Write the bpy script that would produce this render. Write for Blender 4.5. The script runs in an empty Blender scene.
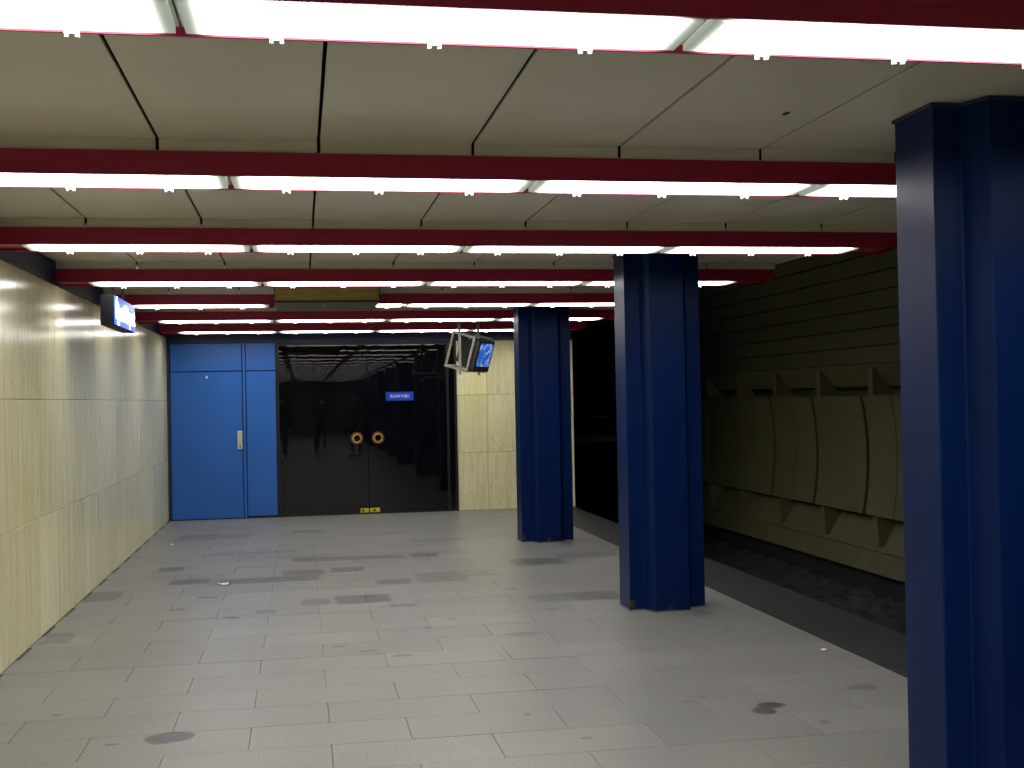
import bpy, bmesh, math, random
from mathutils import Matrix, Vector, noise
random.seed(7)
sc = bpy.context.scene
COL = sc.collection
R = math.radians

# ---------------------------------------------------------------- camera, world, exposure
def cam_matrix(loc, yaw, pit, rol):
    r0 = Vector((math.cos(yaw), -math.sin(yaw), 0)); f0 = Vector((math.sin(yaw), math.cos(yaw), 0)); u0 = Vector((0, 0, 1))
    f = f0 * math.cos(pit) + u0 * math.sin(pit); u = u0 * math.cos(pit) - f0 * math.sin(pit)
    r = r0 * math.cos(rol) + u * math.sin(rol); u2 = u * math.cos(rol) - r0 * math.sin(rol)
    m = Matrix((r, u2, -f)).transposed().to_4x4(); m.translation = loc
    return m
cd = bpy.data.cameras.new('camera'); cam = bpy.data.objects.new('camera', cd); COL.objects.link(cam)
cd.sensor_width = 36; cd.lens = 1190 * 36 / 1024; cd.clip_end = 200
cam.matrix_world = cam_matrix(Vector((0, 0, 1.65)), R(10.1), R(0.65), R(-1.07))
sc.camera = cam
w = bpy.data.worlds.new('world'); sc.world = w; w.use_nodes = True
w.node_tree.nodes['Background'].inputs[0].default_value = (0, 0, 0, 1)
w.node_tree.nodes['Background'].inputs[1].default_value = 0
vs = sc.view_settings
vs.view_transform = 'Standard'; vs.look = 'None'; vs.gamma = 1; vs.use_curve_mapping = False
vs.exposure = 1.0
LAMP = 6.2            # radiance of the strip light covers

# ---------------------------------------------------------------- materials
MATS = {}
class NT:
    def __init__(s, name):
        s.m = bpy.data.materials.new(name); s.m.use_nodes = True
        s.t = s.m.node_tree; s.b = s.t.nodes['Principled BSDF']; MATS[name] = s.m
    def n(s, typ, ins=None, **kw):
        nd = s.t.nodes.new(typ)
        for k, v in kw.items(): setattr(nd, k, v)
        for k, v in (ins or {}).items():
            if isinstance(v, bpy.types.NodeSocket): s.t.links.new(v, nd.inputs[k])
            else: nd.inputs[k].default_value = v
        return nd
    def set(s, **kw):
        for k, v in kw.items():
            k = k.replace('_', ' ')
            if isinstance(v, bpy.types.NodeSocket): s.t.links.new(v, s.b.inputs[k])
            else: s.b.inputs[k].default_value = v
    def ramp(s, fac, stops):
        r = s.n('ShaderNodeValToRGB', {0: fac}); e = r.color_ramp.elements
        while len(e) < len(stops): e.new(0.5)
        for el, (p, c) in zip(e, stops): el.position = p; el.color = (*c, 1) if len(c) == 3 else c
        return r.outputs[0]
    def math(s, op, a, b=0.0, clamp=False):
        return s.n('ShaderNodeMath', {0: a, 1: b}, operation=op, use_clamp=clamp).outputs[0]
    def vmath(s, op, a, b=(0, 0, 0)):
        return s.n('ShaderNodeVectorMath', {0: a, 1: b}, operation=op).outputs[0]
    def mix(s, fac, a, b, mode='MIX'):
        nd = s.n('ShaderNodeMix', data_type='RGBA', blend_type=mode)
        for i, v in ((0, fac), (6, a), (7, b)):
            if isinstance(v, bpy.types.NodeSocket): s.t.links.new(v, nd.inputs[i])
            else: nd.inputs[i].default_value = v if i == 0 else (*v, 1)
        return nd.outputs[2]
    def bump(s, h, strength=.2, dist=.01):
        s.t.links.new(s.n('ShaderNodeBump', {'Height': h, 'Strength': strength, 'Distance': dist}).outputs[0], s.b.inputs['Normal'])
    def pos(s): return s.n('ShaderNodeNewGeometry').outputs['Position']
    def noise(s, vec, scale, detail=3, rough=.55):
        return s.n('ShaderNodeTexNoise', {'Vector': vec, 'Scale': scale, 'Detail': detail, 'Roughness': rough}).outputs['Fac']
    def rnd(s): return s.n('ShaderNodeObjectInfo').outputs['Random']

def plain(name, col, rough=.5, metal=0.0, spread=.15, scale=6, bump=0.0, spec=.5, stretch=(1, 1, 1)):
    k = NT(name); p = k.vmath('MULTIPLY', k.pos(), stretch)
    n1 = k.noise(p, scale)
    lo = tuple(c * (1 - spread) for c in col); hi = tuple(min(1, c * (1 + spread)) for c in col)
    k.set(Base_Color=k.ramp(n1, [(.3, lo), (.7, hi)]), Roughness=rough, Metallic=metal, Specular_IOR_Level=spec)
    if bump: k.bump(k.noise(p, scale * 12), bump, .004)
    return k

# cream travertine, polished, grain running upright
def stone(name, seedoff=0.0):
    k = NT(name); p = k.pos(); r = k.rnd()
    sh = k.n('ShaderNodeCombineXYZ', {0: k.math('MULTIPLY', r, 31.0), 1: k.math('MULTIPLY', r, 17.0), 2: k.math('MULTIPLY', r, 9.0)}).outputs[0]
    q = k.vmath('ADD', p, sh)
    g1 = k.noise(k.vmath('MULTIPLY', q, (9, 9, .55)), 2.2, 4, .6)
    g2 = k.noise(k.vmath('MULTIPLY', q, (30, 30, 1.2)), 2.0, 3, .6)
    yl = k.noise(k.vmath('MULTIPLY', p, (1, .6, .35)), 1.3, 2)
    c = k.ramp(g1, [(.28, (.71, .65, .36)), (.5, (.84, .79, .50)), (.75, (.89, .85, .60))])
    c = k.mix(k.math('MULTIPLY', k.ramp(g2, [(.35, (1, 1, 1)), (.55, (0, 0, 0))]), .28), c, (.56, .50, .29))
    c = k.mix(k.math('MULTIPLY', k.ramp(yl, [(.5, (0, 0, 0)), (.72, (1, 1, 1))]), .45), c, (.70, .60, .22))
    pits = k.noise(k.vmath('MULTIPLY', q, (1, 1, .4)), 38, 2, .5)
    c = k.mix(k.math('MULTIPLY', k.ramp(pits, [(.66, (0, 0, 0)), (.72, (1, 1, 1))]), .5), c, (.25, .21, .12))
    v = k.math('MULTIPLY_ADD', r, .16); v.node.inputs[2].default_value = .90
    c = k.mix(1.0, c, k.n('ShaderNodeCombineColor', {0: v, 1: v, 2: v}).outputs[0], 'MULTIPLY')
    k.set(Base_Color=c, Roughness=.17, Specular_IOR_Level=.26)
    k.bump(k.math('ADD', g2, k.math('MULTIPLY', pits, -.5)), .05, .003)
stone('travertine')

# granite paving with shaped stains
STAINS = [ # cx, cy, half x, half y, strength
 (.10, 12.62, .20, .17, .55), (.62, 12.60, .42, .15, .55), (.43, 11.76, .15, .16, .6), (.0, 11.66, .2, .18, .6), (-.33, 11.30, .47, .17, .7),
 (-1.03, 11.40, .18, .18, .75), (.81, 10.86, .15, .15, .65), (.10, 9.95, .11, .14, .55), (.49, 9.97, .225, .19, .7), (.78, 9.58, .10, .07, .6),
 (-.29, 9.58, .075, .07, .6), (-.80, 10.44, .075, .06, .6), (-1.29, 12.31, .12, .16, .7), (-.99, 9.88, .07, .05, .6), (-1.08, 15.1, .45, .3, .4),
 (.08, 15.33, .2, .15, .45), (1.27, 12.6, .14, .17, .65), (1.25, 11.0, .22, .3, .5), (1.6, 11.2, .2, .2, .3), (2.33, 11.74, .26, .22, .6), (2.9, 12.06, .33, .2, .4),
 (2.38, 9.6, .2, .2, .5), (2.03, 9.6, .2, .15, .35), (-1.7, 10.75, .14, .26, .6), (-1.72, 8.9, .1, .2, .45), (1.55, 13.9, .3, .15, .3), (-.55, 13.4, .5, .15, .25)]
OVALS = [(-.66, 6.115, .112, .085, .9), (2.43, 5.96, .085, .075, .9), (2.34, 5.87, .075, .055, .85), (1.12, 6.1, .02, .02, .8), (1.33, 5.6, .03, .02, .6),
 (2.02, 6.15, .03, .02, .6), (2.13, 6.2, .012, .014, .8), (2.55, 5.62, .03, .025, .5), (-.93, 6.05, .03, .02, .6), (-1.3, 6.7, .03, .02, .6), (.9, 8.6, .035, .03, .7),
 (.42, 7.9, .07, .03, .6), (.62, 7.7, .07, .03, .6), (.24, 8.1, .06, .03, .5), (1.9, 9.1, .06, .04, .5), (1.75, 10.1, .07, .05, .6), (.62, 9.55, .02, .03, .9), (-.55, 9.4, .06, .06, .6), (-.14, 9.65, .02, .02, .8),
 (-1.1, 5.65, .05, .02, .6), (1.1, 8.9, .05, .05, .4), (2.9, 7.9, .03, .03, .5), (3.05, 6.2, .08, .05, .45), (1.5, 8.2, .12, .08, .3), (3.0, 8.6, .04, .04, .6)]
def granite(name, stains=True):
    k = NT(name); p = k.pos(); r = k.rnd()
    n1 = k.noise(p, 95, 2, .7); n2 = k.noise(p, 1.1, 4, .6); n3 = k.noise(p, 7, 3)
    c = k.ramp(n1, [(.33, (.160, .156, .148)), (.5, (.230, .226, .214)), (.68, (.285, .28, .265))])
    v = k.math('MULTIPLY_ADD', r, .14); v.node.inputs[2].default_value = .91
    v = k.math('MULTIPLY', v, k.math('ADD', k.math('MULTIPLY', n2, .36), .82))
    c = k.mix(1.0, c, k.n('ShaderNodeCombineColor', {0: v, 1: v, 2: v}).outputs[0], 'MULTIPLY')
    if stains:
        wob = k.n('ShaderNodeTexNoise', {'Vector': p, 'Scale': 5.0, 'Detail': 3.0}).outputs['Color']
        q = k.vmath('ADD', p, k.vmath('MULTIPLY', k.vmath('SUBTRACT', wob, (.5, .5, .5)), (.12, .16, 0)))
        acc = None
        for lst, op in ((STAINS, 'MAXIMUM'), (OVALS, 'LEN')):
            for cx, cy, hx, hy, st in lst:
                d = k.vmath('MULTIPLY', k.vmath('SUBTRACT', q, (cx, cy, 0)), (1 / hx, 1 / hy, 0))
                if op == 'LEN': d = k.n('ShaderNodeVectorMath', {0: d}, operation='LENGTH').outputs['Value']
                else:
                    s_ = k.n('ShaderNodeSeparateXYZ', {0: k.vmath('ABSOLUTE', d)})
                    d = k.math('MAXIMUM', s_.outputs[0], s_.outputs[1])
                mr = k.n('ShaderNodeMapRange', {0: d, 1: .88, 2: 1.12, 3: st, 4: 0.0}, interpolation_type='SMOOTHSTEP').outputs[0]
                acc = mr if acc is None else k.math('MAXIMUM', acc, mr)
        acc = k.math('MULTIPLY', acc, k.math('ADD', k.math('MULTIPLY', n3, .9), .62), True)
        c = k.mix(acc, c, (.058, .058, .067))
    dirt = k.ramp(k.noise(k.vmath('MULTIPLY', p, (1, 1.8, 1)), 2.6, 5, .7), [(.56, (0, 0, 0)), (.74, (1, 1, 1))])
    c = k.mix(k.math('MULTIPLY', dirt, .22), c, (.14, .137, .13))
    k.set(Base_Color=c, Roughness=.37, Specular_IOR_Level=.45)
    k.bump(n1, .05, .002)
granite('granite'); granite('granite_plain', False)
plain('dark_granite', (.028, .028, .033), .5, spread=.35, scale=40, bump=.2)
plain('grout', (.17, .165, .145), .9, scale=20)

plain('ceiling_sheet', (.60, .57, .465), .42, spread=.04, scale=1.5, spec=.35)
plain('black_void', (.006, .006, .007), .9)
plain('beam_red', (.30, .010, .045), .38, spread=.06, scale=3, spec=.4)
plain('navy', (.012, .022, .075), .45, spread=.2, scale=3)
plain('lamp_tray', (.62, .63, .60), .5, spread=.03)
plain('clip_plastic', (.85, .85, .84), .35, spread=.02)
plain('steel', (.30, .29, .25), .42, metal=.55, spread=.12, scale=12)
plain('hanger_steel', (.30, .29, .26), .45, metal=.5, spread=.1)
plain('black_case', (.012, .012, .013), .42, spread=.2)
plain('door_blue', (.012, .115, .46), .40, spread=.05, scale=2, bump=.02)
plain('door_gap', (.006, .010, .03), .8)
plain('plate_steel', (.62, .60, .55), .32, metal=.7, spread=.06, scale=20)
plain('ring_yellow', (.42, .33, .05), .45)
plain('ring_red', (.16, .02, .02), .5)
plain('label_yellow', (.60, .50, .02), .5, spread=.05)
plain('paper', (.90, .89, .85), .8, spread=.03)
plain('sign_blue', (.002, .04, .42), .4, spread=.05)
plain('sign_white', (.85, .86, .88), .5, spread=.02)
plain('sign_case', (.004, .004, .006), .6, spec=.2)
plain('vault_sheet', (.080, .076, .046), .55, spread=.14, scale=2.0, stretch=(1, .4, 1))
plain('vault_panel', (.112, .106, .052), .5, spread=.10, scale=2.5)
plain('vault_lower', (.115, .108, .055), .6, spread=.14, scale=3)
plain('tunnel_dark', (.010, .010, .012), .9, spread=.4, scale=4, bump=.3)
plain('ballast_stone', (.030, .029, .033), .75, spread=.6, scale=25)
plain('concrete_dark', (.05, .049, .047), .8, spread=.25, scale=5, bump=.2)
plain('rust', (.045, .022, .014), .8, spread=.4, scale=30)

k = NT('column_blue'); p = k.pos()
br = k.noise(k.vmath('MULTIPLY', p, (60, 60, 1.2)), 4, 3)
k.set(Base_Color=k.ramp(k.noise(k.vmath('MULTIPLY', p, (2, 2, .7)), 2, 3), [(.3, (.0009, .0105, .066)), (.7, (.0013, .0138, .083))]),
      Roughness=k.math('ADD', k.math('MULTIPLY', br, .20), .26), IOR=1.22)
k.bump(br, .10, .002)

k = NT('casing_wood'); p = k.pos()
k.set(Base_Color=k.ramp(k.noise(k.vmath('MULTIPLY', p, (2.0, 9, 14)), 2.5, 4), [(.3, (.24, .165, .035)), (.7, (.42, .31, .085))]), Roughness=.5)

k = NT('dark_glass'); p = k.pos()
wv = k.noise(k.vmath('MULTIPLY', p, (1.0, 1, .45)), 2.6, 2)
smear = k.noise(k.vmath('MULTIPLY', p, (1.6, 1, .7)), 3, 4)
k.set(Base_Color=k.ramp(smear, [(.35, (.0016, .0016, .0024)), (.75, (.0050, .0048, .0058))]), Roughness=k.math('ADD', k.math('MULTIPLY', smear, .03), .006), IOR=1.42)
k.bump(wv, .04, .02)
plain('glass_frame', (.012, .012, .014), .4, metal=.3)

def emit(name, col, strength):
    k = NT(name); k.set(Base_Color=(*col, 1), Emission_Color=(*col, 1), Emission_Strength=strength, Roughness=.4); return k
# strip light cover: full brightness along the tubes, fading where the tubes end short of the tray ends
k = NT('lamp_cover')
u = k.n('ShaderNodeUVMap').outputs[0]; s_ = k.n('ShaderNodeSeparateXYZ', {0: u})
e = k.math('MINIMUM', s_.outputs[0], k.math('SUBTRACT', 1.0, s_.outputs[0]))
f = k.n('ShaderNodeMapRange', {0: e, 1: 0.0, 2: .075, 3: .02, 4: 1.0}, interpolation_type='SMOOTHSTEP').outputs[0]
f = k.math('ADD', k.math('POWER', f, 2.0), .018)
k.set(Base_Color=(.62, .66, .60, 1), Roughness=.4, Emission_Color=k.ramp(f, [(0.0, (.80, .92, .80)), (.8, (1.0, .99, .95))]), Emission_Strength=k.math('MULTIPLY', f, LAMP))
emit('sign_lit_blue', (.004, .085, .80), .6)
emit('sign_lit_white', (.95, .97, 1.0), 4.0)
k = NT('screen_picture')
u = k.n('ShaderNodeUVMap').outputs[0]
wv = k.n('ShaderNodeTexNoise', {'Vector': k.vmath('MULTIPLY', u, (1.6, 1.0, 1)), 'Scale': 2.6, 'Detail': 3.0, 'Distortion': 1.6}).outputs['Fac']
c = k.ramp(wv, [(.30, (.005, .04, .34)), (.5, (.02, .16, .62)), (.62, (.50, .52, .80)), (.8, (.20, .22, .60))])
k.set(Base_Color=(.01, .01, .02, 1), Emission_Color=c, Emission_Strength=.42, Roughness=.2)

# ---------------------------------------------------------------- mesh helpers
def mesh_obj(name, verts, faces, mat, parent=None, loc=None, rot=None):
    me = bpy.data.meshes.new(name); me.from_pydata([tuple(v) for v in verts], [], faces); me.update()
    bm = bmesh.new(); bm.from_mesh(me); bmesh.ops.recalc_face_normals(bm, faces=bm.faces); bm.to_mesh(me); bm.free()
    if mat: me.materials.append(MATS[mat])
    return link(name, me, parent, loc, rot)
def link(name, me, parent=None, loc=None, rot=None):
    o = bpy.data.objects.new(name, me); COL.objects.link(o)
    if parent is not None: o.parent = parent
    if loc is not None: o.location = loc
    if rot is not None: o.rotation_euler = rot
    return o
def box_data(x0, x1, y0, y1, z0, z1):
    v = [(x, y, z) for z in (z0, z1) for y in (y0, y1) for x in (x0, x1)]
    return v, [(0, 2, 3, 1), (4, 5, 7, 6), (0, 1, 5, 4), (2, 6, 7, 3), (0, 4, 6, 2), (1, 3, 7, 5)]
def boxes_data(bs):
    V, F = [], []
    for b in bs:
        v, f = box_data(*b); n = len(V); V += v; F += [tuple(i + n for i in q) for q in f]
    return V, F
def box(name, b, mat, parent=None, bevel=0.0, **kw):
    v, f = box_data(*b); o = mesh_obj(name, v, f, mat, parent, **kw)
    if bevel: bev(o, bevel)
    return o
def boxes(name, bs, mat, parent=None, **kw):
    v, f = boxes_data(bs); return mesh_obj(name, v, f, mat, parent, **kw)
def bev(o, wdt, seg=2):
    bm = bmesh.new(); bm.from_mesh(o.data)
    bmesh.ops.bevel(bm, geom=list(bm.edges), offset=wdt, segments=seg, affect='EDGES', profile=.5)
    bm.to_mesh(o.data); bm.free()
def prism(name, prof, a, b, axis, mat, parent=None, **kw):
    """closed polygon prof (pairs) swept from a to b along axis ('y': prof is x,z ; 'x': y,z ; 'z': x,y)"""
    def P(p, t): return {'y': (p[0], t, p[1]), 'x': (t, p[0], p[1]), 'z': (p[0], p[1], t)}[axis]
    n = len(prof); v = [P(p, a) for p in prof] + [P(p, b) for p in prof]
    f = [tuple(range(n)), tuple(range(2 * n - 1, n - 1, -1))] + [(i, (i + 1) % n, n + (i + 1) % n, n + i) for i in range(n)]
    return mesh_obj(name, v, f, mat, parent, **kw)
def tube(name, pts, r, mat, parent=None, n=10, closed=False, **kw):
    pts = [Vector(p) for p in pts]; V, F = [], []
    for i, p in enumerate(pts):
        d = (pts[(i + 1) % len(pts)] - pts[i - 1]) if closed else (pts[min(i + 1, len(pts) - 1)] - pts[max(i - 1, 0)])
        d.normalize(); a = d.orthogonal() if abs(d.y) > .99 else d.cross(Vector((0, 1, 0))); a.normalize(); b = d.cross(a)
        V += [p + (a * math.cos(t) + b * math.sin(t)) * r for t in [2 * math.pi * j / n for j in range(n)]]
    m = len(pts)
    for i in range(m if closed else m - 1):
        for j in range(n):
            F.append((i * n + j, i * n + (j + 1) % n, ((i + 1) % m) * n + (j + 1) % n, ((i + 1) % m) * n + j))
    if not closed: F += [tuple(range(n)), tuple((m - 1) * n + j for j in range(n))]
    o = mesh_obj(name, V, F, mat, parent, **kw)
    for q in o.data.polygons: q.use_smooth = len(q.vertices) == 4
    return o
def empty(name, loc=(0, 0, 0), rot=(0, 0, 0)):
    o = bpy.data.objects.new(name, None); COL.objects.link(o); o.location = loc; o.rotation_euler = rot; o.empty_display_size = .1
    return o
def tag(o, label, cat, group=None):
    o['label'] = label; o['category'] = cat
    if group: o['group'] = group
    return o
def struct(o, label=None, cat=None):
    o['kind'] = 'structure'
    if label: o['label'] = label
    if cat: o['category'] = cat
    return o
def copy_tree(o, parent=None):
    c = o.copy(); COL.objects.link(c); c.parent = parent
    for ch in list(o.children): copy_tree(ch, c)
    return c

# ---------------------------------------------------------------- setting: dimensions
XL, XR = -1.85, 4.0            # left wall, platform edge
YB, YF = 17.4, -24.0           # back wall, rear end
ZC, ZB = 2.760, 2.585           # ceiling sheet, top of stone
BEAM0, PITCH = 3.15, 2.25      # far lip of the nearest beam in view, beam spacing

# floor ----------------------------------------------------------
floor = struct(box('floor', (XL - .15, XR, YF, YB + .3, -.30, -.012), 'grout'), 'grey granite slab floor of the platform with dark stains', 'floor')
TL, TW = .78, .40
def tile_mesh(L):
    me = bpy.data.meshes.new('paving_slab'); g = .0014
    v, f = box_data(g, L - g, g, TW - g, -.012, 0); me.from_pydata(v, [], f); me.update(); me.materials.append(MATS['granite'])
    bm = bmesh.new(); bm.from_mesh(me); bmesh.ops.recalc_face_normals(bm, faces=bm.faces)
    bmesh.ops.bevel(bm, geom=[e for e in bm.edges if all(vv.co.z > -.001 for vv in e.verts)], offset=.001, segments=1, affect='EDGES')
    bm.to_mesh(me); bm.free(); return me
TM = {}
y = YB - TW; row = 0; XE = 3.40
while y > 4.6:
    x = XL - (0 if row % 2 == 0 else TL / 2) + .02; x0 = XL
    while x < XE - .02:
        x1 = min(x + TL, XE); xs = max(x, XL)
        L = round(x1 - xs, 3)
        if L > .03:
            if L not in TM: TM[L] = tile_mesh(L)
            link('paving_slab', TM[L], floor, (xs, y, random.uniform(-.0008, .0004)))
        x += TL
    y -= TW; row += 1
ylast = y + TW
rest = []
yy = ylast
while yy > YF + .1:
    rest.append((XL + .002, XE - .002, yy - TW + .002, yy - .002, -.012, 0)); yy -= TW
o = boxes('paving_rows', rest, 'granite_plain', floor); o['kind'] = 'stuff'
yy = YB
while yy > YF + 1:
    L = 1.2; box('edge_slab', (XE + .003, XR, yy - L + .003, yy - .003, -.012, .0005), 'dark_granite', floor); yy -= L

# left wall -------------------------------------------------------
wl = struct(box('wall_left', (XL - .30, XL - .03, YF, YB + .3, -.3, ZC + .2), 'grout'), 'polished cream travertine wall along the left of the platform', 'wall')
COURSE = [0.0, .85, 1.70, ZB]
SM = {}
SWD = .60
def slab_mesh(wd, h):
    key = (round(wd, 3), round(h, 3))
    if key not in SM:
        me = bpy.data.meshes.new('stone_slab'); g = .0018
        v, f = box_data(-.03, 0, g, wd - g, g, h - g); me.from_pydata(v, [], f); me.update(); me.materials.append(MATS['travertine'])
        bm = bmesh.new(); bm.from_mesh(me); bmesh.ops.recalc_face_normals(bm, faces=bm.faces)
        bmesh.ops.bevel(bm, geom=[e for e in bm.edges if all(vv.co.x > -.001 for vv in e.verts)], offset=.002, segments=1, affect='EDGES')
        bm.to_mesh(me); bm.free(); SM[key] = me
    return SM[key]
for ci in range(3):
    y = YB
    while y > YF + .3:
        a = max(y - SWD, YF)
        link('stone_slab', slab_mesh(y - a, COURSE[ci + 1] - COURSE[ci]), wl, (XL + random.uniform(-.0012, .0012), a, COURSE[ci]))
        y -= SWD
tr = struct(box('trim_1', (XL - .03, XL - .005, YF, YB, ZB + .004, ZC), 'navy'), 'dark navy fascia above the cream stone wall', 'trim')

# back wall -------------------------------------------------------
wb = struct(box('wall_back', (XL - .15, XR + .03, YB + .035, YB + .3, -.3, ZC + .3), 'black_void'), 'end wall of the platform with door, dark glass and stone', 'wall')
xs_ = [2.27, 2.72, 3.17, 3.62, XR + .03]
for ci in range(3):
    for a, b in zip(xs_[:-1], xs_[1:]):
        z0, z1 = COURSE[ci], min(COURSE[ci + 1], 2.5)
        o = link('stone_slab', slab_mesh(b - a, z1 - z0), wb, (a, YB + random.uniform(-.001, .001), z0), (0, 0, R(-90)))
struct(box('trim_2', (XL, XR + .03, YB - .02, YB + .03, 2.505, ZC), 'navy'), 'dark navy fascia above the blue door and dark glass', 'trim')

# rear end behind the viewer --------------------------------------
struct(box('wall_rear', (XL - .3, XR + .03, YF - .3, YF, -.3, ZC + .3), 'vault_lower'), 'far dark end of the hall seen as reflection', 'wall')

# ceiling ---------------------------------------------------------
ceil = struct(box('ceiling', (XL - .3, XR + .05, YF, YB + .3, ZC + .06, ZC + .25), 'black_void'), 'low ceiling of cream sheet panels between red beams', 'ceiling')
PX = [XL + .005, -1.235, -.57, .095, .76, 1.42, 2.085, 2.75, 3.415, XR + .03]
CM = {}
def panel_mesh(wd, L):
    key = (round(wd, 3), round(L, 3))
    if key not in CM:
        g = .007
        v, f = boxes_data([(g, wd - g, 0, L, 0, .012), (g, wd - g, L - .008, L, -.053, 0)])
        me = bpy.data.meshes.new('ceiling_panel'); me.from_pydata(v, [], f); me.update(); me.materials.append(MATS['ceiling_sheet'])
        bm = bmesh.new(); bm.from_mesh(me); bmesh.ops.recalc_face_normals(bm, faces=bm.faces); bm.to_mesh(me); bm.free(); CM[key] = me
    return CM[key]
k0, k1 = -11, 6
for kk in range(k0, k1 + 2):
    ya = BEAM0 + PITCH * (kk - 1) + .02; yb = min(BEAM0 + PITCH * kk - .262, YB - .03)
    if kk < k0 + 1: ya = max(ya, YF + .05)
    if yb - ya < .2: continue
    for a, b in zip(PX[:-1], PX[1:]):
        link('ceiling_panel', panel_mesh(b - a, yb - ya), ceil, (a, ya, ZC + random.uniform(-.0015, .0015)))
o = mesh_obj('ceiling_hole', [(1.92 + .012 * math.cos(t), 4.45 + .03 * math.sin(t), ZC - .003) for t in [i * math.pi / 5 for i in range(10)]] +
             [(1.92 + .012 * math.cos(t), 4.45 + .03 * math.sin(t), ZC + .002) for t in [i * math.pi / 5 for i in range(10)]],
             [tuple(range(10)), tuple(range(10, 20))] + [(i, (i + 1) % 10, 10 + (i + 1) % 10, 10 + i) for i in range(10)], 'black_void', ceil)
struct(box('trim_3', (XR + .03, XR + .05, YF, YB, ZC - .01, ZC + .5), 'ceiling_sheet'), 'pale edge strip of the ceiling along the track', 'trim')

# tunnel vault beyond the track -----------------------------------
CX, CZ, RAD = 3.3, 1.0, 3.75
YT0, YT1 = -6.0, 24.0
wt = empty('wall_right'); struct(wt, 'curved olive tunnel wall behind the track with boards and panels', 'wall')
prism('wall_backing', [(6.93, 1.985), (7.13, 1.71), (7.50, 1.71), (7.50, .03), (7.20, .03), (6.99, -.335), (7.6, -.335), (7.6, 2.0)], YT0, YT1, 'y', 'vault_lower', wt)
prism('wall_plinth', [(6.985, -.345), (6.93, -.60), (7.6, -.60), (7.6, -.345)], YT0, YT1, 'y', 'vault_lower', wt)
prism('wall_foot', [(7.05, -.60), (7.05, -1.2), (7.6, -1.2), (7.6, -.60)], YT0, YT1, 'y', 'tunnel_dark', wt)
def circ(a, r=RAD): return (CX + r * math.cos(a), CZ + r * math.sin(a))
a0 = math.asin((1.99 - CZ) / RAD); step = R(3.42)
for i in range(16):
    a = a0 + i * step; b = a + step - .0045
    m_ = (a + b) / 2
    prism('vault_board', [circ(a), circ(m_, RAD + .0), circ(b), circ(b, RAD + .03), circ(m_, RAD + .03), circ(a, RAD + .03)], YT0, YT1, 'y', 'vault_sheet', wt)
n = 14; aa = [a0 + (R(90) - a0) * i / n for i in range(n + 1)]
prism('vault_shell', [circ(a, RAD + .05) for a in aa] + [circ(a, RAD + .2) for a in reversed(aa)], YT0, YT1, 'y', 'tunnel_dark', wt)
# standing panels on brackets
def parc(z, d=0.0): return 6.985 + .075 * (1 - ((z - .84) / .74) ** 2) + d
zs = [.10 + 1.48 * i / 8 for i in range(9)]
prof = [(parc(z), z) for z in zs] + [(parc(z, .035), z) for z in reversed(zs)]
pm = None
JY = [14.04 + 1.505 * i for i in range(-9, 7)]
for jy in JY:
    for s0, s1 in ((.045, .749), (.757, 1.46)):
        if pm is None:
            o = prism('wall_panel', prof, 0, .704, 'y', 'vault_panel', wt); pm = o.data
        else: o = link('wall_panel', pm, wt)
        o.location = (random.uniform(-.004, .004), jy + s0, 0)
f1 = f2 = None
for jy in JY:
    yc = jy - .36
    if f1 is None:
        f1 = prism('upper_bracket', [(6.93, 1.60), (7.22, 1.60), (7.13, 1.705), (6.965, 1.93), (6.93, 1.93)], -.05, .05, 'y', 'vault_lower', wt)
        f2 = prism('lower_bracket', [(6.95, .09), (7.26, .09), (7.04, -.27), (6.97, -.27)], -.05, .05, 'y', 'vault_lower', wt)
        f1.location.y = f2.location.y = yc
    else:
        link('upper_bracket', f1.data, wt, (0, yc, 0)); link('lower_bracket', f2.data, wt, (0, yc, 0))
# dark running tunnel beyond the station
we = empty('wall_end'); struct(we, 'black tunnel mouth beyond the end of the platform', 'wall')
HW = [(4.03, -1.2), (4.03, 4.6), (7.6, 4.6), (7.6, -1.2)]
bc, br_ = (6.2, .9), 2.0 * .62
ang = [R(90) + 2 * math.pi * i / 24 for i in range(24)]
V, F = [], []
for a in ang:
    c, s = math.cos(a), math.sin(a)
    V += [(bc[0] + br_ * c, 24.0, bc[1] + 1.7 * s), (bc[0] + br_ * c, 34, bc[1] + 1.7 * s)]
    t = 6.0; V += [(min(max(bc[0] + t * c, 4.03), 7.6), 24.0, min(max(bc[1] + t * s, -1.2), 4.6))]
for i in range(24):
    j = (i + 1) % 24; F += [(3 * i, 3 * j, 3 * j + 1, 3 * i + 1), (3 * i, 3 * i + 2, 3 * j + 2, 3 * j)]
F.append(tuple(3 * i + 1 for i in range(24)))
mesh_obj('tunnel_mouth', V, F, 'tunnel_dark', we)
box('tunnel_side', (XR + .03, XR + .06, YB + .3, 24.0, -1.2, 4.6), 'tunnel_dark', we)
box('cable_tray', (4.06, 5.9, 19.42, 19.56, .88, .98), 'concrete_dark', we)
tube('cable', [(4.1, 19.5, 1.34), (5.0, 19.5, 1.30), (5.9, 19.5, 1.33)], .022, 'concrete_dark', we)
tube('cable', [(4.1, 19.5, 2.02), (5.0, 19.5, 2.0), (5.9, 19.5, 2.03)], .018, 'concrete_dark', we)
tube('cable', [(4.3 + 1.5 * math.sin(t), 19.5, .9 + 1.55 * math.cos(t)) for t in [R(5 + 8 * i) for i in range(11)]], .02, 'concrete_dark', we)
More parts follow.
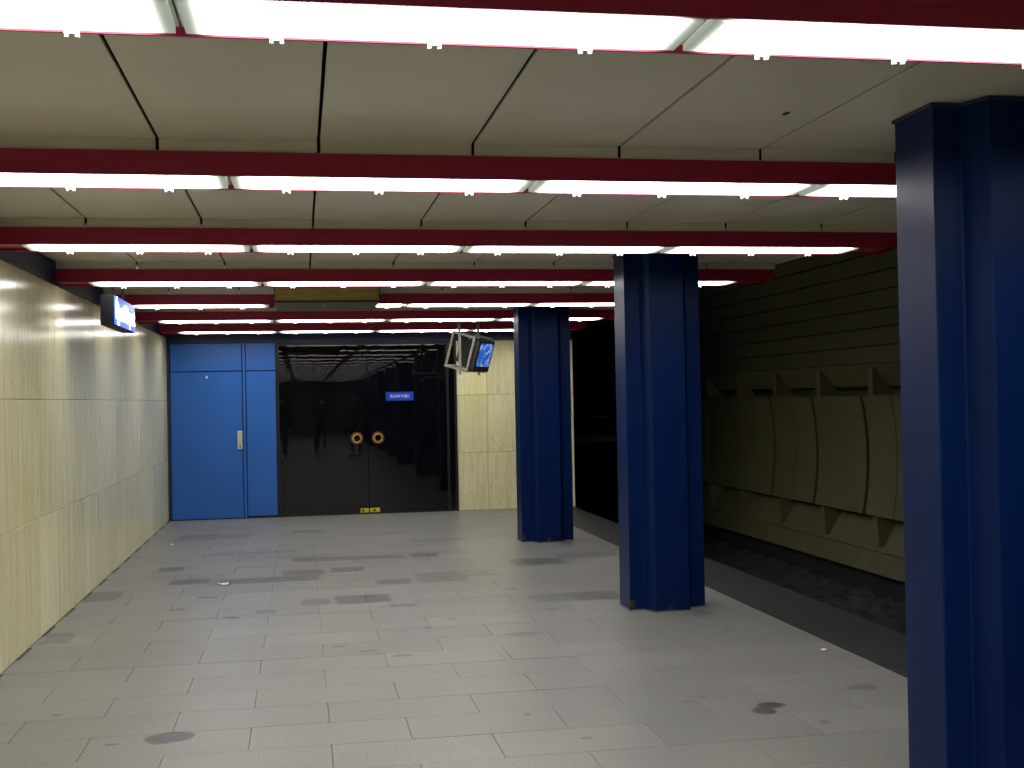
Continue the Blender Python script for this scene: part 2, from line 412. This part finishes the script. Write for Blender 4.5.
# track bed
struct(box('floor_track', (XR - .02, 7.6, YF, 24.0, -1.5, -1.12), 'tunnel_dark'), 'dark track bed below the platform edge', 'track bed')
struct(box('wall_platform', (XR - .12, XR - .02, YF, YB + .3, -1.12, -.30), 'concrete_dark'), 'dark side of the platform below its edge', 'wall')
V, F = [], []; NX, NY = 26, 170
for j in range(NY + 1):
    for i in range(NX + 1):
        x = 4.1 + 2.94 * i / NX; y = 23.5 - 21.0 * j / NY
        rise = .20 * max(0, (x - 6.3) / .7) ** 1.5
        V.append((x, y, -1.10 + rise + .07 * noise.noise((x * 5, y * 5, 1)) + .05 * noise.noise((x * 14, y * 14, 3))))
for j in range(NY):
    for i in range(NX):
        a = j * (NX + 1) + i; F.append((a, a + 1, a + NX + 2, a + NX + 1))
o = mesh_obj('ballast', V, F, 'ballast_stone'); o['kind'] = 'stuff'; o['label'] = 'dark rough ballast at the foot of the tunnel wall'; o['category'] = 'ballast'

# ---------------------------------------------------------------- blue columns
h_ = .27; CP = [(-.135, -h_), (.135, -h_), (.185, -.15), (.30, -.15), (.30, .15), (.185, .15), (.135, h_), (-.135, h_), (-.185, .15), (-.30, .15), (-.30, -.15), (-.185, -.15)]
ORD = ['nearest', 'second', 'third', 'fourth', 'fifth', 'sixth', 'seventh']
def column():
    r = empty('column')
    s = prism('shaft', CP, .004, ZC - .004, 'z', 'column_blue', r); bev(s, .006, 2)
    prism('top_flange', [(p[0] * 1.03, p[1] * 1.03) for p in CP], ZC - .016, ZC - .002, 'z', 'navy', r)
    prism('base_joint', [(p[0] * 1.012, p[1] * 1.012) for p in CP], 0.0, .012, 'z', 'grout', r)
    boxes('rust_spot', [(-.300, -.262, -.1525, -.1495, .03, .085), (-.03, .0, -.2715, -.2695, .02, .055)], 'rust', r)
    return r
c0 = column()
spots = [(4.375, 'blue fluted steel column cut off by the right picture edge', None), (8.97, 'blue fluted steel column in the middle, second nearest', None),
         (13.47, 'farthest and smallest blue steel column, near the monitor', None)]
for i, (y, lb, g) in enumerate(spots + [(-.03, 0, 1), (-4.53, 0, 1), (-9.03, 0, 1), (-13.53, 0, 1), (-18.03, 0, 1)]):
    c = c0 if i == 0 else copy_tree(c0); c.location = (2.722 if i == 0 else 2.757, y, 0)
    if g: tag(c, 'blue steel column behind the viewer, mirrored faintly in dark glass', 'column', 'columns behind the viewer')
    else: tag(c, lb, 'column', 'blue columns along the platform edge')

# ---------------------------------------------------------------- red beams and strip lights
BX0, BX1, LX0, LW = XL + .012, 4.0, -1.61, 1.325
ZT = 2.705; BD = -.282
def beam_seg(parent, x0, x1, end):
    """channel: front flange, top plate, far lip; rounded lower corner at the track end; local y 0 = far lip"""
    boxes('web', [(x0, x1, BD, 0, 2.66, ZT)], 'beam_red', parent)
    box('front_flange', (x0, x1, BD, BD + .012, 2.603, 2.6595), 'beam_red', parent)
    boxes('far_lip', [(x0, x1, -.010, 0, 2.593, 2.6595)], 'beam_red', parent)
    if end:
        prism('end_block', [(LX0 + 4 * LW + .006, 2.606), (x1 - .10, 2.606), (x1 - .04, 2.622), (x1, 2.66), (LX0 + 4 * LW + .006, 2.66)], BD + .013, -.013, 'y', 'beam_red', parent)
    if x0 < LX0: boxes('end_block', [(x0, LX0 - .006, BD + .013, -.013, 2.612, 2.66)], 'beam_red', parent)
def make_light(wd):
    r = empty('strip_light')
    ya, yb = BD + .016, -.017
    boxes('tray', [(.003, wd - .003, ya, yb, 2.628, 2.657), (.003, .012, ya, yb, 2.614, 2.628), (wd - .012, wd - .003, ya, yb, 2.614, 2.628)], 'lamp_tray', r)
    v, f = box_data(.013, wd - .013, ya + .002, yb - .002, 2.596, 2.614)
    o = mesh_obj('light_cover', v, f, 'lamp_cover', r)
    uv = o.data.uv_layers.new(name='UVMap')
    for l in o.data.loops:
        co = o.data.vertices[l.vertex_index].co; uv.data[l.index].uv = ((co.x - .013) / 1.299 if wd > 1 else .2, (co.y + .4) / .4)
    for cx in ((.24, .65, 1.06) if wd > 1 else (.12,)):
        boxes('clip', [(cx - .018, cx - .008, -.028, -.0165, 2.577, 2.5955), (cx + .008, cx + .018, -.028, -.0165, 2.577, 2.5955), (cx - .018, cx + .018, -.034, -.029, 2.583, 2.5955)], 'clip_plastic', r)
    return r
beam0 = None; light0 = None
POSN = ['first', 'second', 'third', 'fourth']
for kk in range(-11, 7):
    Yf = BEAM0 + PITCH * kk
    gap = (kk == 4)
    if gap:
        b = empty('ceiling_beam'); beam_seg(b, BX0, -.235, False); beam_seg(b, .757, BX1, True)
    elif beam0 is None:
        b = beam0 = empty('ceiling_beam'); beam_seg(b, BX0, BX1, True)
        boxes('hanger_rod', [(x - .006, x + .006, -.03, -.018, ZT, ZC - .003) for x in [BX0 + .2 + .5 * i for i in range(12)]], 'black_case', b)
    else: b = copy_tree(beam0)
    b.location = (0, Yf, 0)
    if kk < 0: tag(b, 'dark red ceiling beam behind the viewer, mirrored faintly in dark glass', 'beam', 'beams behind the viewer')
    else:
        lb = ['nearest dark red ceiling beam, at the top picture edge', 'second nearest dark red ceiling beam, running behind the nearest column', 'third nearest dark red ceiling beam across the whole ceiling',
              'fourth nearest dark red ceiling beam, with rounded end showing by the vault', 'fifth nearest dark red ceiling beam, interrupted by the brown box', 'sixth nearest dark red ceiling beam, just behind the brown box',
              'farthest dark red ceiling beam, just before the blue door'][kk]
        tag(b, lb, 'beam', 'red ceiling beams')
    for j in range(4):
        if gap and j == 1:
            l = make_light(.27); l.location = (.762, Yf, 0)
            tag(l, 'short white strip light beside the right end of the brown box', 'strip light', 'strip lights under the red beams'); continue
        if light0 is None: l = light0 = make_light(LW)
        else: l = copy_tree(light0)
        l.location = (LX0 + j * LW, Yf, 0)
        if kk < 0: tag(l, 'white strip light behind the viewer, mirrored as faint line in dark glass', 'strip light', 'strip lights behind the viewer')
        else: tag(l, '%s white strip light from the left wall under the %s red beam' % (POSN[j], ORD[kk] if kk < 6 else 'farthest'), 'strip light', 'strip lights under the red beams')

# brown box enclosing the gap in the fifth beam
bx = empty('ceiling_box', (.2635, 11.2, 2.58)); tag(bx, 'brown wooden casing box hanging from ceiling, interrupting the fifth red beam', 'box')
W2 = .4875
box('front_board', (-W2 + .008, W2 - .008, 0, .02, .006, .205), 'casing_wood', bx)
box('back_board', (-W2 + .008, W2 - .008, 1.08, 1.10, .006, .205), 'casing_wood', bx)
box('bottom_board', (-W2 + .002, W2 - .002, .002, 1.098, -.010, .004), 'vault_lower', bx)
for s in (-1, 1): box('side_board', (min(s * W2, s * (W2 - .007)), max(s * W2, s * (W2 - .007)), -.002, 1.102, .004, .205), 'black_case', bx)
box('bottom_edge', (-W2, W2, -.006, .0, -.012, .005), 'black_case', bx)
box('indicator_lamp', (-.035, -.020, .32, .36, -.018, -.010), 'clip_plastic', bx)

# ---------------------------------------------------------------- blue door unit
d1 = empty('door_1', (XL, YB, 0)); struct(d1, 'blue steel door with narrow side panel at the end of the platform', 'door')
def dbox(name, x0, x1, y0, y1, z0, z1, mat, par=d1, bevel=0): return box(name, (x0 - XL, x1 - XL, y0, y1, z0, z1), mat, par, bevel)
dbox('frame', -1.845, -.33, -.006, .03, 0.002, 2.503, 'door_gap')
dbox('jamb', -1.845, -1.812, -.03, -.006, 0.002, 2.50, 'navy')
dbox('top_panel', -1.800, -.818, -.035, -.006, 2.105, 2.495, 'door_blue', bevel=.004)
leaf = dbox('door_leaf', -1.800, -.818, -.035, -.006, .012, 2.092, 'door_blue', bevel=.004)
dbox('mullion', -.806, -.768, -.028, -.006, .002, 2.50, 'door_blue', bevel=.003)
dbox('side_panel', -.756, -.345, -.035, -.006, .03, 2.092, 'door_blue', bevel=.004)
dbox('side_top_panel', -.756, -.345, -.035, -.006, 2.105, 2.495, 'door_blue', bevel=.004)
dbox('handle_plate', -.888, -.818, -.045, -.035, .99, 1.25, 'plate_steel', leaf, .003)
o = tube('lever', [(-.853 - XL, -.045, 1.12), (-.853 - XL, -.075, 1.12), (-.853 - XL, -.082, 1.11), (-.853 - XL, -.082, 1.05)], .010, 'plate_steel', leaf)
o = tube('keyhole', [(-.853 - XL, -.0452, 1.02), (-.853 - XL, -.049, 1.02)], .012, 'black_case', leaf)
for z in (.35, .62, 1.75): dbox('hinge', -1.808, -1.794, -.045, -.03, z, z + .13, 'navy', leaf)
dbox('sticker', -1.312, -1.288, -.037, -.035, 2.00, 2.035, 'paper', leaf)

# ---------------------------------------------------------------- dark glass doors
d2 = empty('door_2', (0, YB, 0)); struct(d2, 'dark reflective glass double doors closing the passage', 'glass doors')
box('frame_head', (-.328, 2.265, -.01, .03, 2.455, 2.503), 'glass_frame', d2)
box('frame_post', (-.328, -.300, -.02, .03, .002, 2.455), 'glass_frame', d2)
box('frame_post', (2.115, 2.150, -.03, .03, .002, 2.455), 'glass_frame', d2)
box('frame_post', (2.235, 2.265, -.02, .03, .002, 2.455), 'glass_frame', d2)
box('frame_sill', (-.30, 2.235, -.012, .03, .002, .022), 'glass_frame', d2)
box('glass_pane', (2.152, 2.233, .004, .014, .024, 2.453), 'dark_glass', d2)
for s, (x0, x1) in zip((-1, 1), ((-.298, .957), (.967, 2.113))):
    g = box('glass_pane', (x0, x1, -.004, .010, .024, 2.453), 'dark_glass', d2)
    cx = .80 if s < 0 else 1.105
    T = [2 * math.pi * i / 28 for i in range(28)]
    tube('ring_pull', [(cx + .058 * math.cos(t), -.022, 1.10 + .058 * math.sin(t)) for t in T], .0115, 'ring_yellow', g, 10, True)
    tube('ring_rim', [(cx + .082 * math.cos(t), -.014, 1.10 + .082 * math.sin(t)) for t in T], .010, 'ring_red', g, 8, True)
    box('floor_label', (cx - .0 if s > 0 else .835, .955 if s < 0 else 1.10, -.0065, -.0045, .024, .085), 'label_yellow', g) if s < 0 else box('floor_label', (.972, 1.115, -.0065, -.0045, .024, .085), 'label_yellow', g)
    xx = .872 if s < 0 else 1.035
    boxes('floor_label_mark', [(xx - .02, xx + .02, -.0075, -.0066, .036, .066)], 'black_case', g)

def text_part(name, body, size, mat, parent, mtx, width=None, extrude=.0015, bold=0.0):
    c = bpy.data.curves.new(name, 'FONT'); c.body = body; c.size = size; c.align_x = 'CENTER'; c.align_y = 'CENTER'; c.extrude = extrude; c.resolution_u = 3; c.offset = bold
    t = bpy.data.objects.new(name, c); COL.objects.link(t)
    bpy.context.view_layer.update()
    dg = bpy.context.evaluated_depsgraph_get(); me = bpy.data.meshes.new_from_object(t.evaluated_get(dg))
    bpy.data.objects.remove(t)
    xs = [v.co.x for v in me.vertices]; s = 1.0 if not width else width / (max(xs) - min(xs))
    me.transform(Matrix.Diagonal((s, 1, 1, 1))); me.transform(mtx)
    me.materials.clear(); me.materials.append(MATS[mat])
    return link(name, me, parent)
# small blue sign fixed on the right glass leaf
sg = empty('door_sign', (1.43, YB - .006, 1.70)); tag(sg, 'small blue sign with white lettering on the dark glass door', 'sign')
box('plate', (-.20, .20, -.006, 0, -.062, .062), 'sign_blue', sg)
text_part('lettering', 'BUDAI PUBLI', .062, 'sign_white', sg, Matrix.Translation((0, -.0075, .0)) @ Matrix.Rotation(R(90), 4, 'X'), .27)

# ---------------------------------------------------------------- illuminated hanging sign by the left wall
hs = empty('hanging_sign', (-1.45, 10.5, 2.29)); tag(hs, 'lit blue hanging sign with white lettering beside the cream wall', 'sign')
L2 = .585
o = box('case', (-.11, -.004, -L2, L2, 0, .245), 'sign_case', hs); bev(o, .005)
box('sign_face', (-.004, .002, -L2 + .008, L2 - .008, .008, .237), 'sign_lit_blue', hs)
text_part('lettering', 'Újpest-Központ', .19, 'sign_lit_white', hs, Matrix.Translation((.004, 0, .118)) @ Matrix(((0, 0, 1, 0), (1, 0, 0, 0), (0, 1, 0, 0), (0, 0, 0, 1))), 1.10, bold=.006)
for yy in (-.28, .28): box('hanger_rod', (-.065, -.045, yy - .012, yy + .012, .245, ZC - 2.29 - .003), 'hanger_steel', hs)

# ---------------------------------------------------------------- monitor in a hanging cradle
MC = Vector((2.345, 15.15, 2.185)); rot = (R(16), 0, R(58))
tv = empty('hanging_monitor', MC); tag(tv, 'black monitor with blue picture in grey hanging cradle', 'monitor')
o = box('case', (-.25, .25, .0, .10, -.205, .205), 'black_case', tv, .012, rot=rot)
V = [(-.245, .10, -.20), (.245, .10, -.20), (.245, .10, .20), (-.245, .10, .20), (-.18, .30, -.13), (.18, .30, -.13), (.18, .30, .14), (-.18, .30, .14)]
mesh_obj('case_back', V, [(0, 1, 2, 3), (4, 7, 6, 5), (0, 4, 5, 1), (1, 5, 6, 2), (2, 6, 7, 3), (3, 7, 4, 0)], 'black_case', tv, rot=rot)
o = box('screen', (-.20, .20, -.006, .004, -.135, .165), 'screen_picture', tv, rot=rot)
uv = o.data.uv_layers.new(name='UVMap')
for l in o.data.loops:
    co = o.data.vertices[l.vertex_index].co; uv.data[l.index].uv = ((co.x + .2) / .4, (co.z + .135) / .3)
for s in (-1, 1):
    x0, x1 = (s * .275 - .012, s * .275 + .012)
    boxes('cradle_side', [(x0, x1, .06, .09, -.235, .235), (x0, x1, .36, .39, -.235, .235), (x0, x1, .09, .36, -.235, -.205), (x0, x1, .09, .36, .205, .235)], 'steel', tv, rot=rot)
boxes('cradle_bar', [(-.263, .263, .352, .388, -.235, -.21), (-.263, .263, .352, .388, .21, .235), (-.263, .263, .10, .14, -.235, -.21)], 'steel', tv, rot=rot)
M3 = Matrix.Rotation(R(58), 3, 'Z') @ Matrix.Rotation(R(16), 3, 'X')
for s in (-1, 1):
    p = M3 @ Vector((s * .30, .22, 0))
    box('hanger_pole', (p.x - .016, p.x + .016, p.y - .016, p.y + .016, -.235, ZC - MC.z - .003), 'steel' if s < 0 else 'hanger_steel', tv)

# ---------------------------------------------------------------- litter
def scrap(x, y, sx, sy, rz, label):
    V, F = [], []; n = 5
    for j in range(n):
        for i in range(n):
            u, v = i / (n - 1) - .5, j / (n - 1) - .5
            V.append((u * sx * (1 + .3 * v), v * sy, .006 + .010 * abs(noise.noise((u * 3 + x, v * 3 + y, 0))) + .02 * u * u))
    for j in range(n - 1):
        for i in range(n - 1):
            a = j * n + i; F.append((a, a + 1, a + n + 1, a + n))
    o = mesh_obj('paper_scrap', V, F, 'paper', None, (x, y, 0), (0, 0, rz))
    md = o.modifiers.new('thickness', 'SOLIDIFY'); md.thickness = .003
    tag(o, label, 'litter', 'litter on the floor')
scrap(-.708, 11.1, .085, .09, .3, 'larger white paper scrap lying on the dark stained floor')
scrap(-1.504, 14.42, .03, .10, .2, 'small white paper scrap near the blue door')
scrap(3.249, 7.134, .03, .03, .5, 'tiny pale crumb near the dark platform edge strip')

# ---------------------------------------------------------------- passengers beside and behind the viewer, mirrored in the dark glass
plain('skin', (.42, .25, .17), .5, spread=.06); plain('hair_dark', (.02, .014, .01), .6, spread=.3, scale=40)
plain('coat_dark', (.02, .02, .024), .8, spread=.2); plain('coat_navy', (.02, .024, .05), .8, spread=.2); plain('trousers_dark', (.018, .018, .022), .8, spread=.2)
plain('shoe_black', (.01, .01, .01), .4)
def skin_mesh(name, pts, edges, rad, root, mat, parent, sub=2):
    me = bpy.data.meshes.new(name); me.from_pydata(pts, edges, []); me.update()
    o = link(name, me); md = o.modifiers.new('skin', 'SKIN'); md.use_smooth_shade = True
    lay = me.skin_vertices[0] if me.skin_vertices else None
    if lay is None:
        bpy.context.view_layer.objects.active = o; bpy.ops.mesh.customdata_skin_add(); lay = me.skin_vertices[0]
    for i, r in enumerate(rad):
        lay.data[i].radius = r if isinstance(r, tuple) else (r, r); lay.data[i].use_root = (i == root)
    sd = o.modifiers.new('smooth', 'SUBSURF'); sd.levels = sub; sd.render_levels = sub
    bpy.context.view_layer.update()
    ev = bpy.data.meshes.new_from_object(o.evaluated_get(bpy.context.evaluated_depsgraph_get()))
    bpy.data.objects.remove(o); ev.materials.clear(); ev.materials.append(MATS[mat])
    for p in ev.polygons: p.use_smooth = True
    return link(name, ev, parent)
def person(loc, rz, h, coat, label, bend):
    k = h / 1.75; r = empty('person', loc, (0, 0, rz)); tag(r, label, 'person', 'passengers mirrored in the dark glass')
    P = lambda *p: tuple(c * k for c in p)
    # body: pelvis, spine, neck, arms with hands at the end, legs (front is -y)
    pts = [P(0, 0, .93), P(0, .01, 1.12), P(0, 0, 1.33), P(0, .01, 1.45), P(0, -.005, 1.52)]; rad = [(.155, .11), (.14, .10), (.17, .105), (.10, .075), (.052, .052)]; ed = [(0, 1), (1, 2), (2, 3), (3, 4)]
    for sgn in (-1, 1):
        n = len(pts)
        pts += [P(sgn * .19, .01, 1.41), P(sgn * .245, .02, 1.14), P(sgn * (.25 - .04 * bend), -.06 - .12 * bend, .93 + .10 * bend), P(sgn * (.24 - .05 * bend), -.10 - .15 * bend, .85 + .14 * bend)]
        rad += [.068, .054, .044, .032]; ed += [(3, n), (n, n + 1), (n + 1, n + 2), (n + 2, n + 3)]
    for sgn in (-1, 1):
        n = len(pts)
        pts += [P(sgn * .095, 0, .84), P(sgn * .105, -.015, .48), P(sgn * .11, .015, .10)]; rad += [.092, .062, .046]; ed += [(0, n), (n, n + 1), (n + 1, n + 2)]
    b = skin_mesh('body', pts, ed, [tuple(q * k for q in (x if isinstance(x, tuple) else (x, x))) for x in rad], 0, coat, r)
    b.data.materials.append(MATS['trousers_dark'])
    for p in b.data.polygons: p.material_index = 1 if p.center.z < .80 * k and abs(p.center.x) < .19 * k else 0
    # head with nose, ears, eye sockets
    bm = bmesh.new(); bmesh.ops.create_uvsphere(bm, u_segments=28, v_segments=20, radius=1)
    for v in bm.verts:
        x, y, z = v.co; jaw = 1 - .26 * max(0, -z) ** 1.3
        f = -y; v.co = Vector((x * .076 * jaw, y * .098 * (1 - .10 * max(0, -z)), z * .118))
        if f > .7:
            v.co.y -= .024 * math.exp(-(x / .16) ** 2) * max(0, 1 - abs(z + .12) / .35)
            for ex in (-.38, .38): v.co.y += .010 * math.exp(-((x - ex) / .16) ** 2 - ((z - .1) / .14) ** 2)
            v.co.y += .006 * math.exp(-(x / .3) ** 2 - ((z + .52) / .06) ** 2)
        if abs(abs(x) - .97) < .06 and abs(z) < .3 and abs(y) < .25: v.co.x *= 1.13
    me = bpy.data.meshes.new('head'); bm.to_mesh(me); bm.free(); me.transform(Matrix.Translation((0, -.02, 1.635)) @ Matrix.Scale(1, 4)); me.transform(Matrix.Scale(k, 4))
    me.materials.append(MATS['skin']); hd = link('head', me, r)
    for p in me.polygons: p.use_smooth = True
    bm = bmesh.new(); bmesh.ops.create_uvsphere(bm, u_segments=24, v_segments=16, radius=1)
    bmesh.ops.delete(bm, geom=[v for v in bm.verts if (v.co.y < -.35 and v.co.z < .52) or v.co.z < -.5], context='VERTS')
    for v in bm.verts: v.co = Vector((v.co.x * .085, v.co.y * .106, v.co.z * .124))
    me = bpy.data.meshes.new('hair'); bm.to_mesh(me); bm.free(); me.transform(Matrix.Translation((0, -.012, 1.643))); me.transform(Matrix.Scale(k, 4)); me.materials.append(MATS['hair_dark']); o = link('hair', me, r)
    o.modifiers.new('thickness', 'SOLIDIFY').thickness = .008
    for p in me.polygons: p.use_smooth = True
    # hands: palm, four curled fingers of different length, thumb at the side
    for sgn in (-1, 1):
        w = Vector(P(sgn * (.24 - .05 * bend), -.10 - .15 * bend, .85 + .14 * bend)); d = Vector((0, -.35 - .4 * bend, -1 + .5 * bend)).normalized(); si = Vector((0, -1, -.35)).normalized() if bend < .5 else Vector((sgn * -.3, -.6, -.7)).normalized()
        si = (si - d * si.dot(d)).normalized(); inn = Vector((-sgn, 0, 0))
        pts = [w, w + d * .045 * k, w + d * .085 * k]; rd = [.026 * k, (.034 * k, .018 * k), (.032 * k, .016 * k)]; ed = [(0, 1), (1, 2)]
        for q, ln in zip((-.027, -.009, .009, .027), (.058, .07, .075, .066)):
            n = len(pts); a = w + d * .088 * k + si * q * k
            pts += [a, a + d * ln * .5 * k + inn * .006 * k, a + d * ln * .85 * k + inn * .026 * k]; rd += [.0095 * k, .0088 * k, .0075 * k]; ed += [(2, n), (n, n + 1), (n + 1, n + 2)]
        n = len(pts); a = w + d * .03 * k + si * .03 * k
        pts += [a, a + d * .03 * k + si * .022 * k, a + d * .06 * k + si * .026 * k + inn * .01 * k]; rd += [.012 * k, .0105 * k, .0085 * k]; ed += [(1, n), (n, n + 1), (n + 1, n + 2)]
        skin_mesh('hand', [tuple(p) for p in pts], ed, rd, 0, 'skin', r, 1)
        skin_mesh('shoe', [P(sgn * .11, .03, .05), P(sgn * .112, -.07, .042), P(sgn * .12, -.17, .035)], [(0, 1), (1, 2)], [(.045 * k, .046 * k), (.044 * k, .040 * k), (.038 * k, .030 * k)], 0, 'shoe_black', r, 1)
    return r
person((-.58, -.75, 0), R(184), 1.74, 'coat_dark', 'person in dark coat mirrored in the glass beside the blue door', 0)
person((.62, -4.2, 0), R(172), 1.70, 'coat_navy', 'person in navy jacket mirrored small in the middle of the glass', .3)
person((1.62, -.75, 0), R(190), 1.80, 'coat_dark', 'person in dark coat mirrored beside the ring handles', .8)
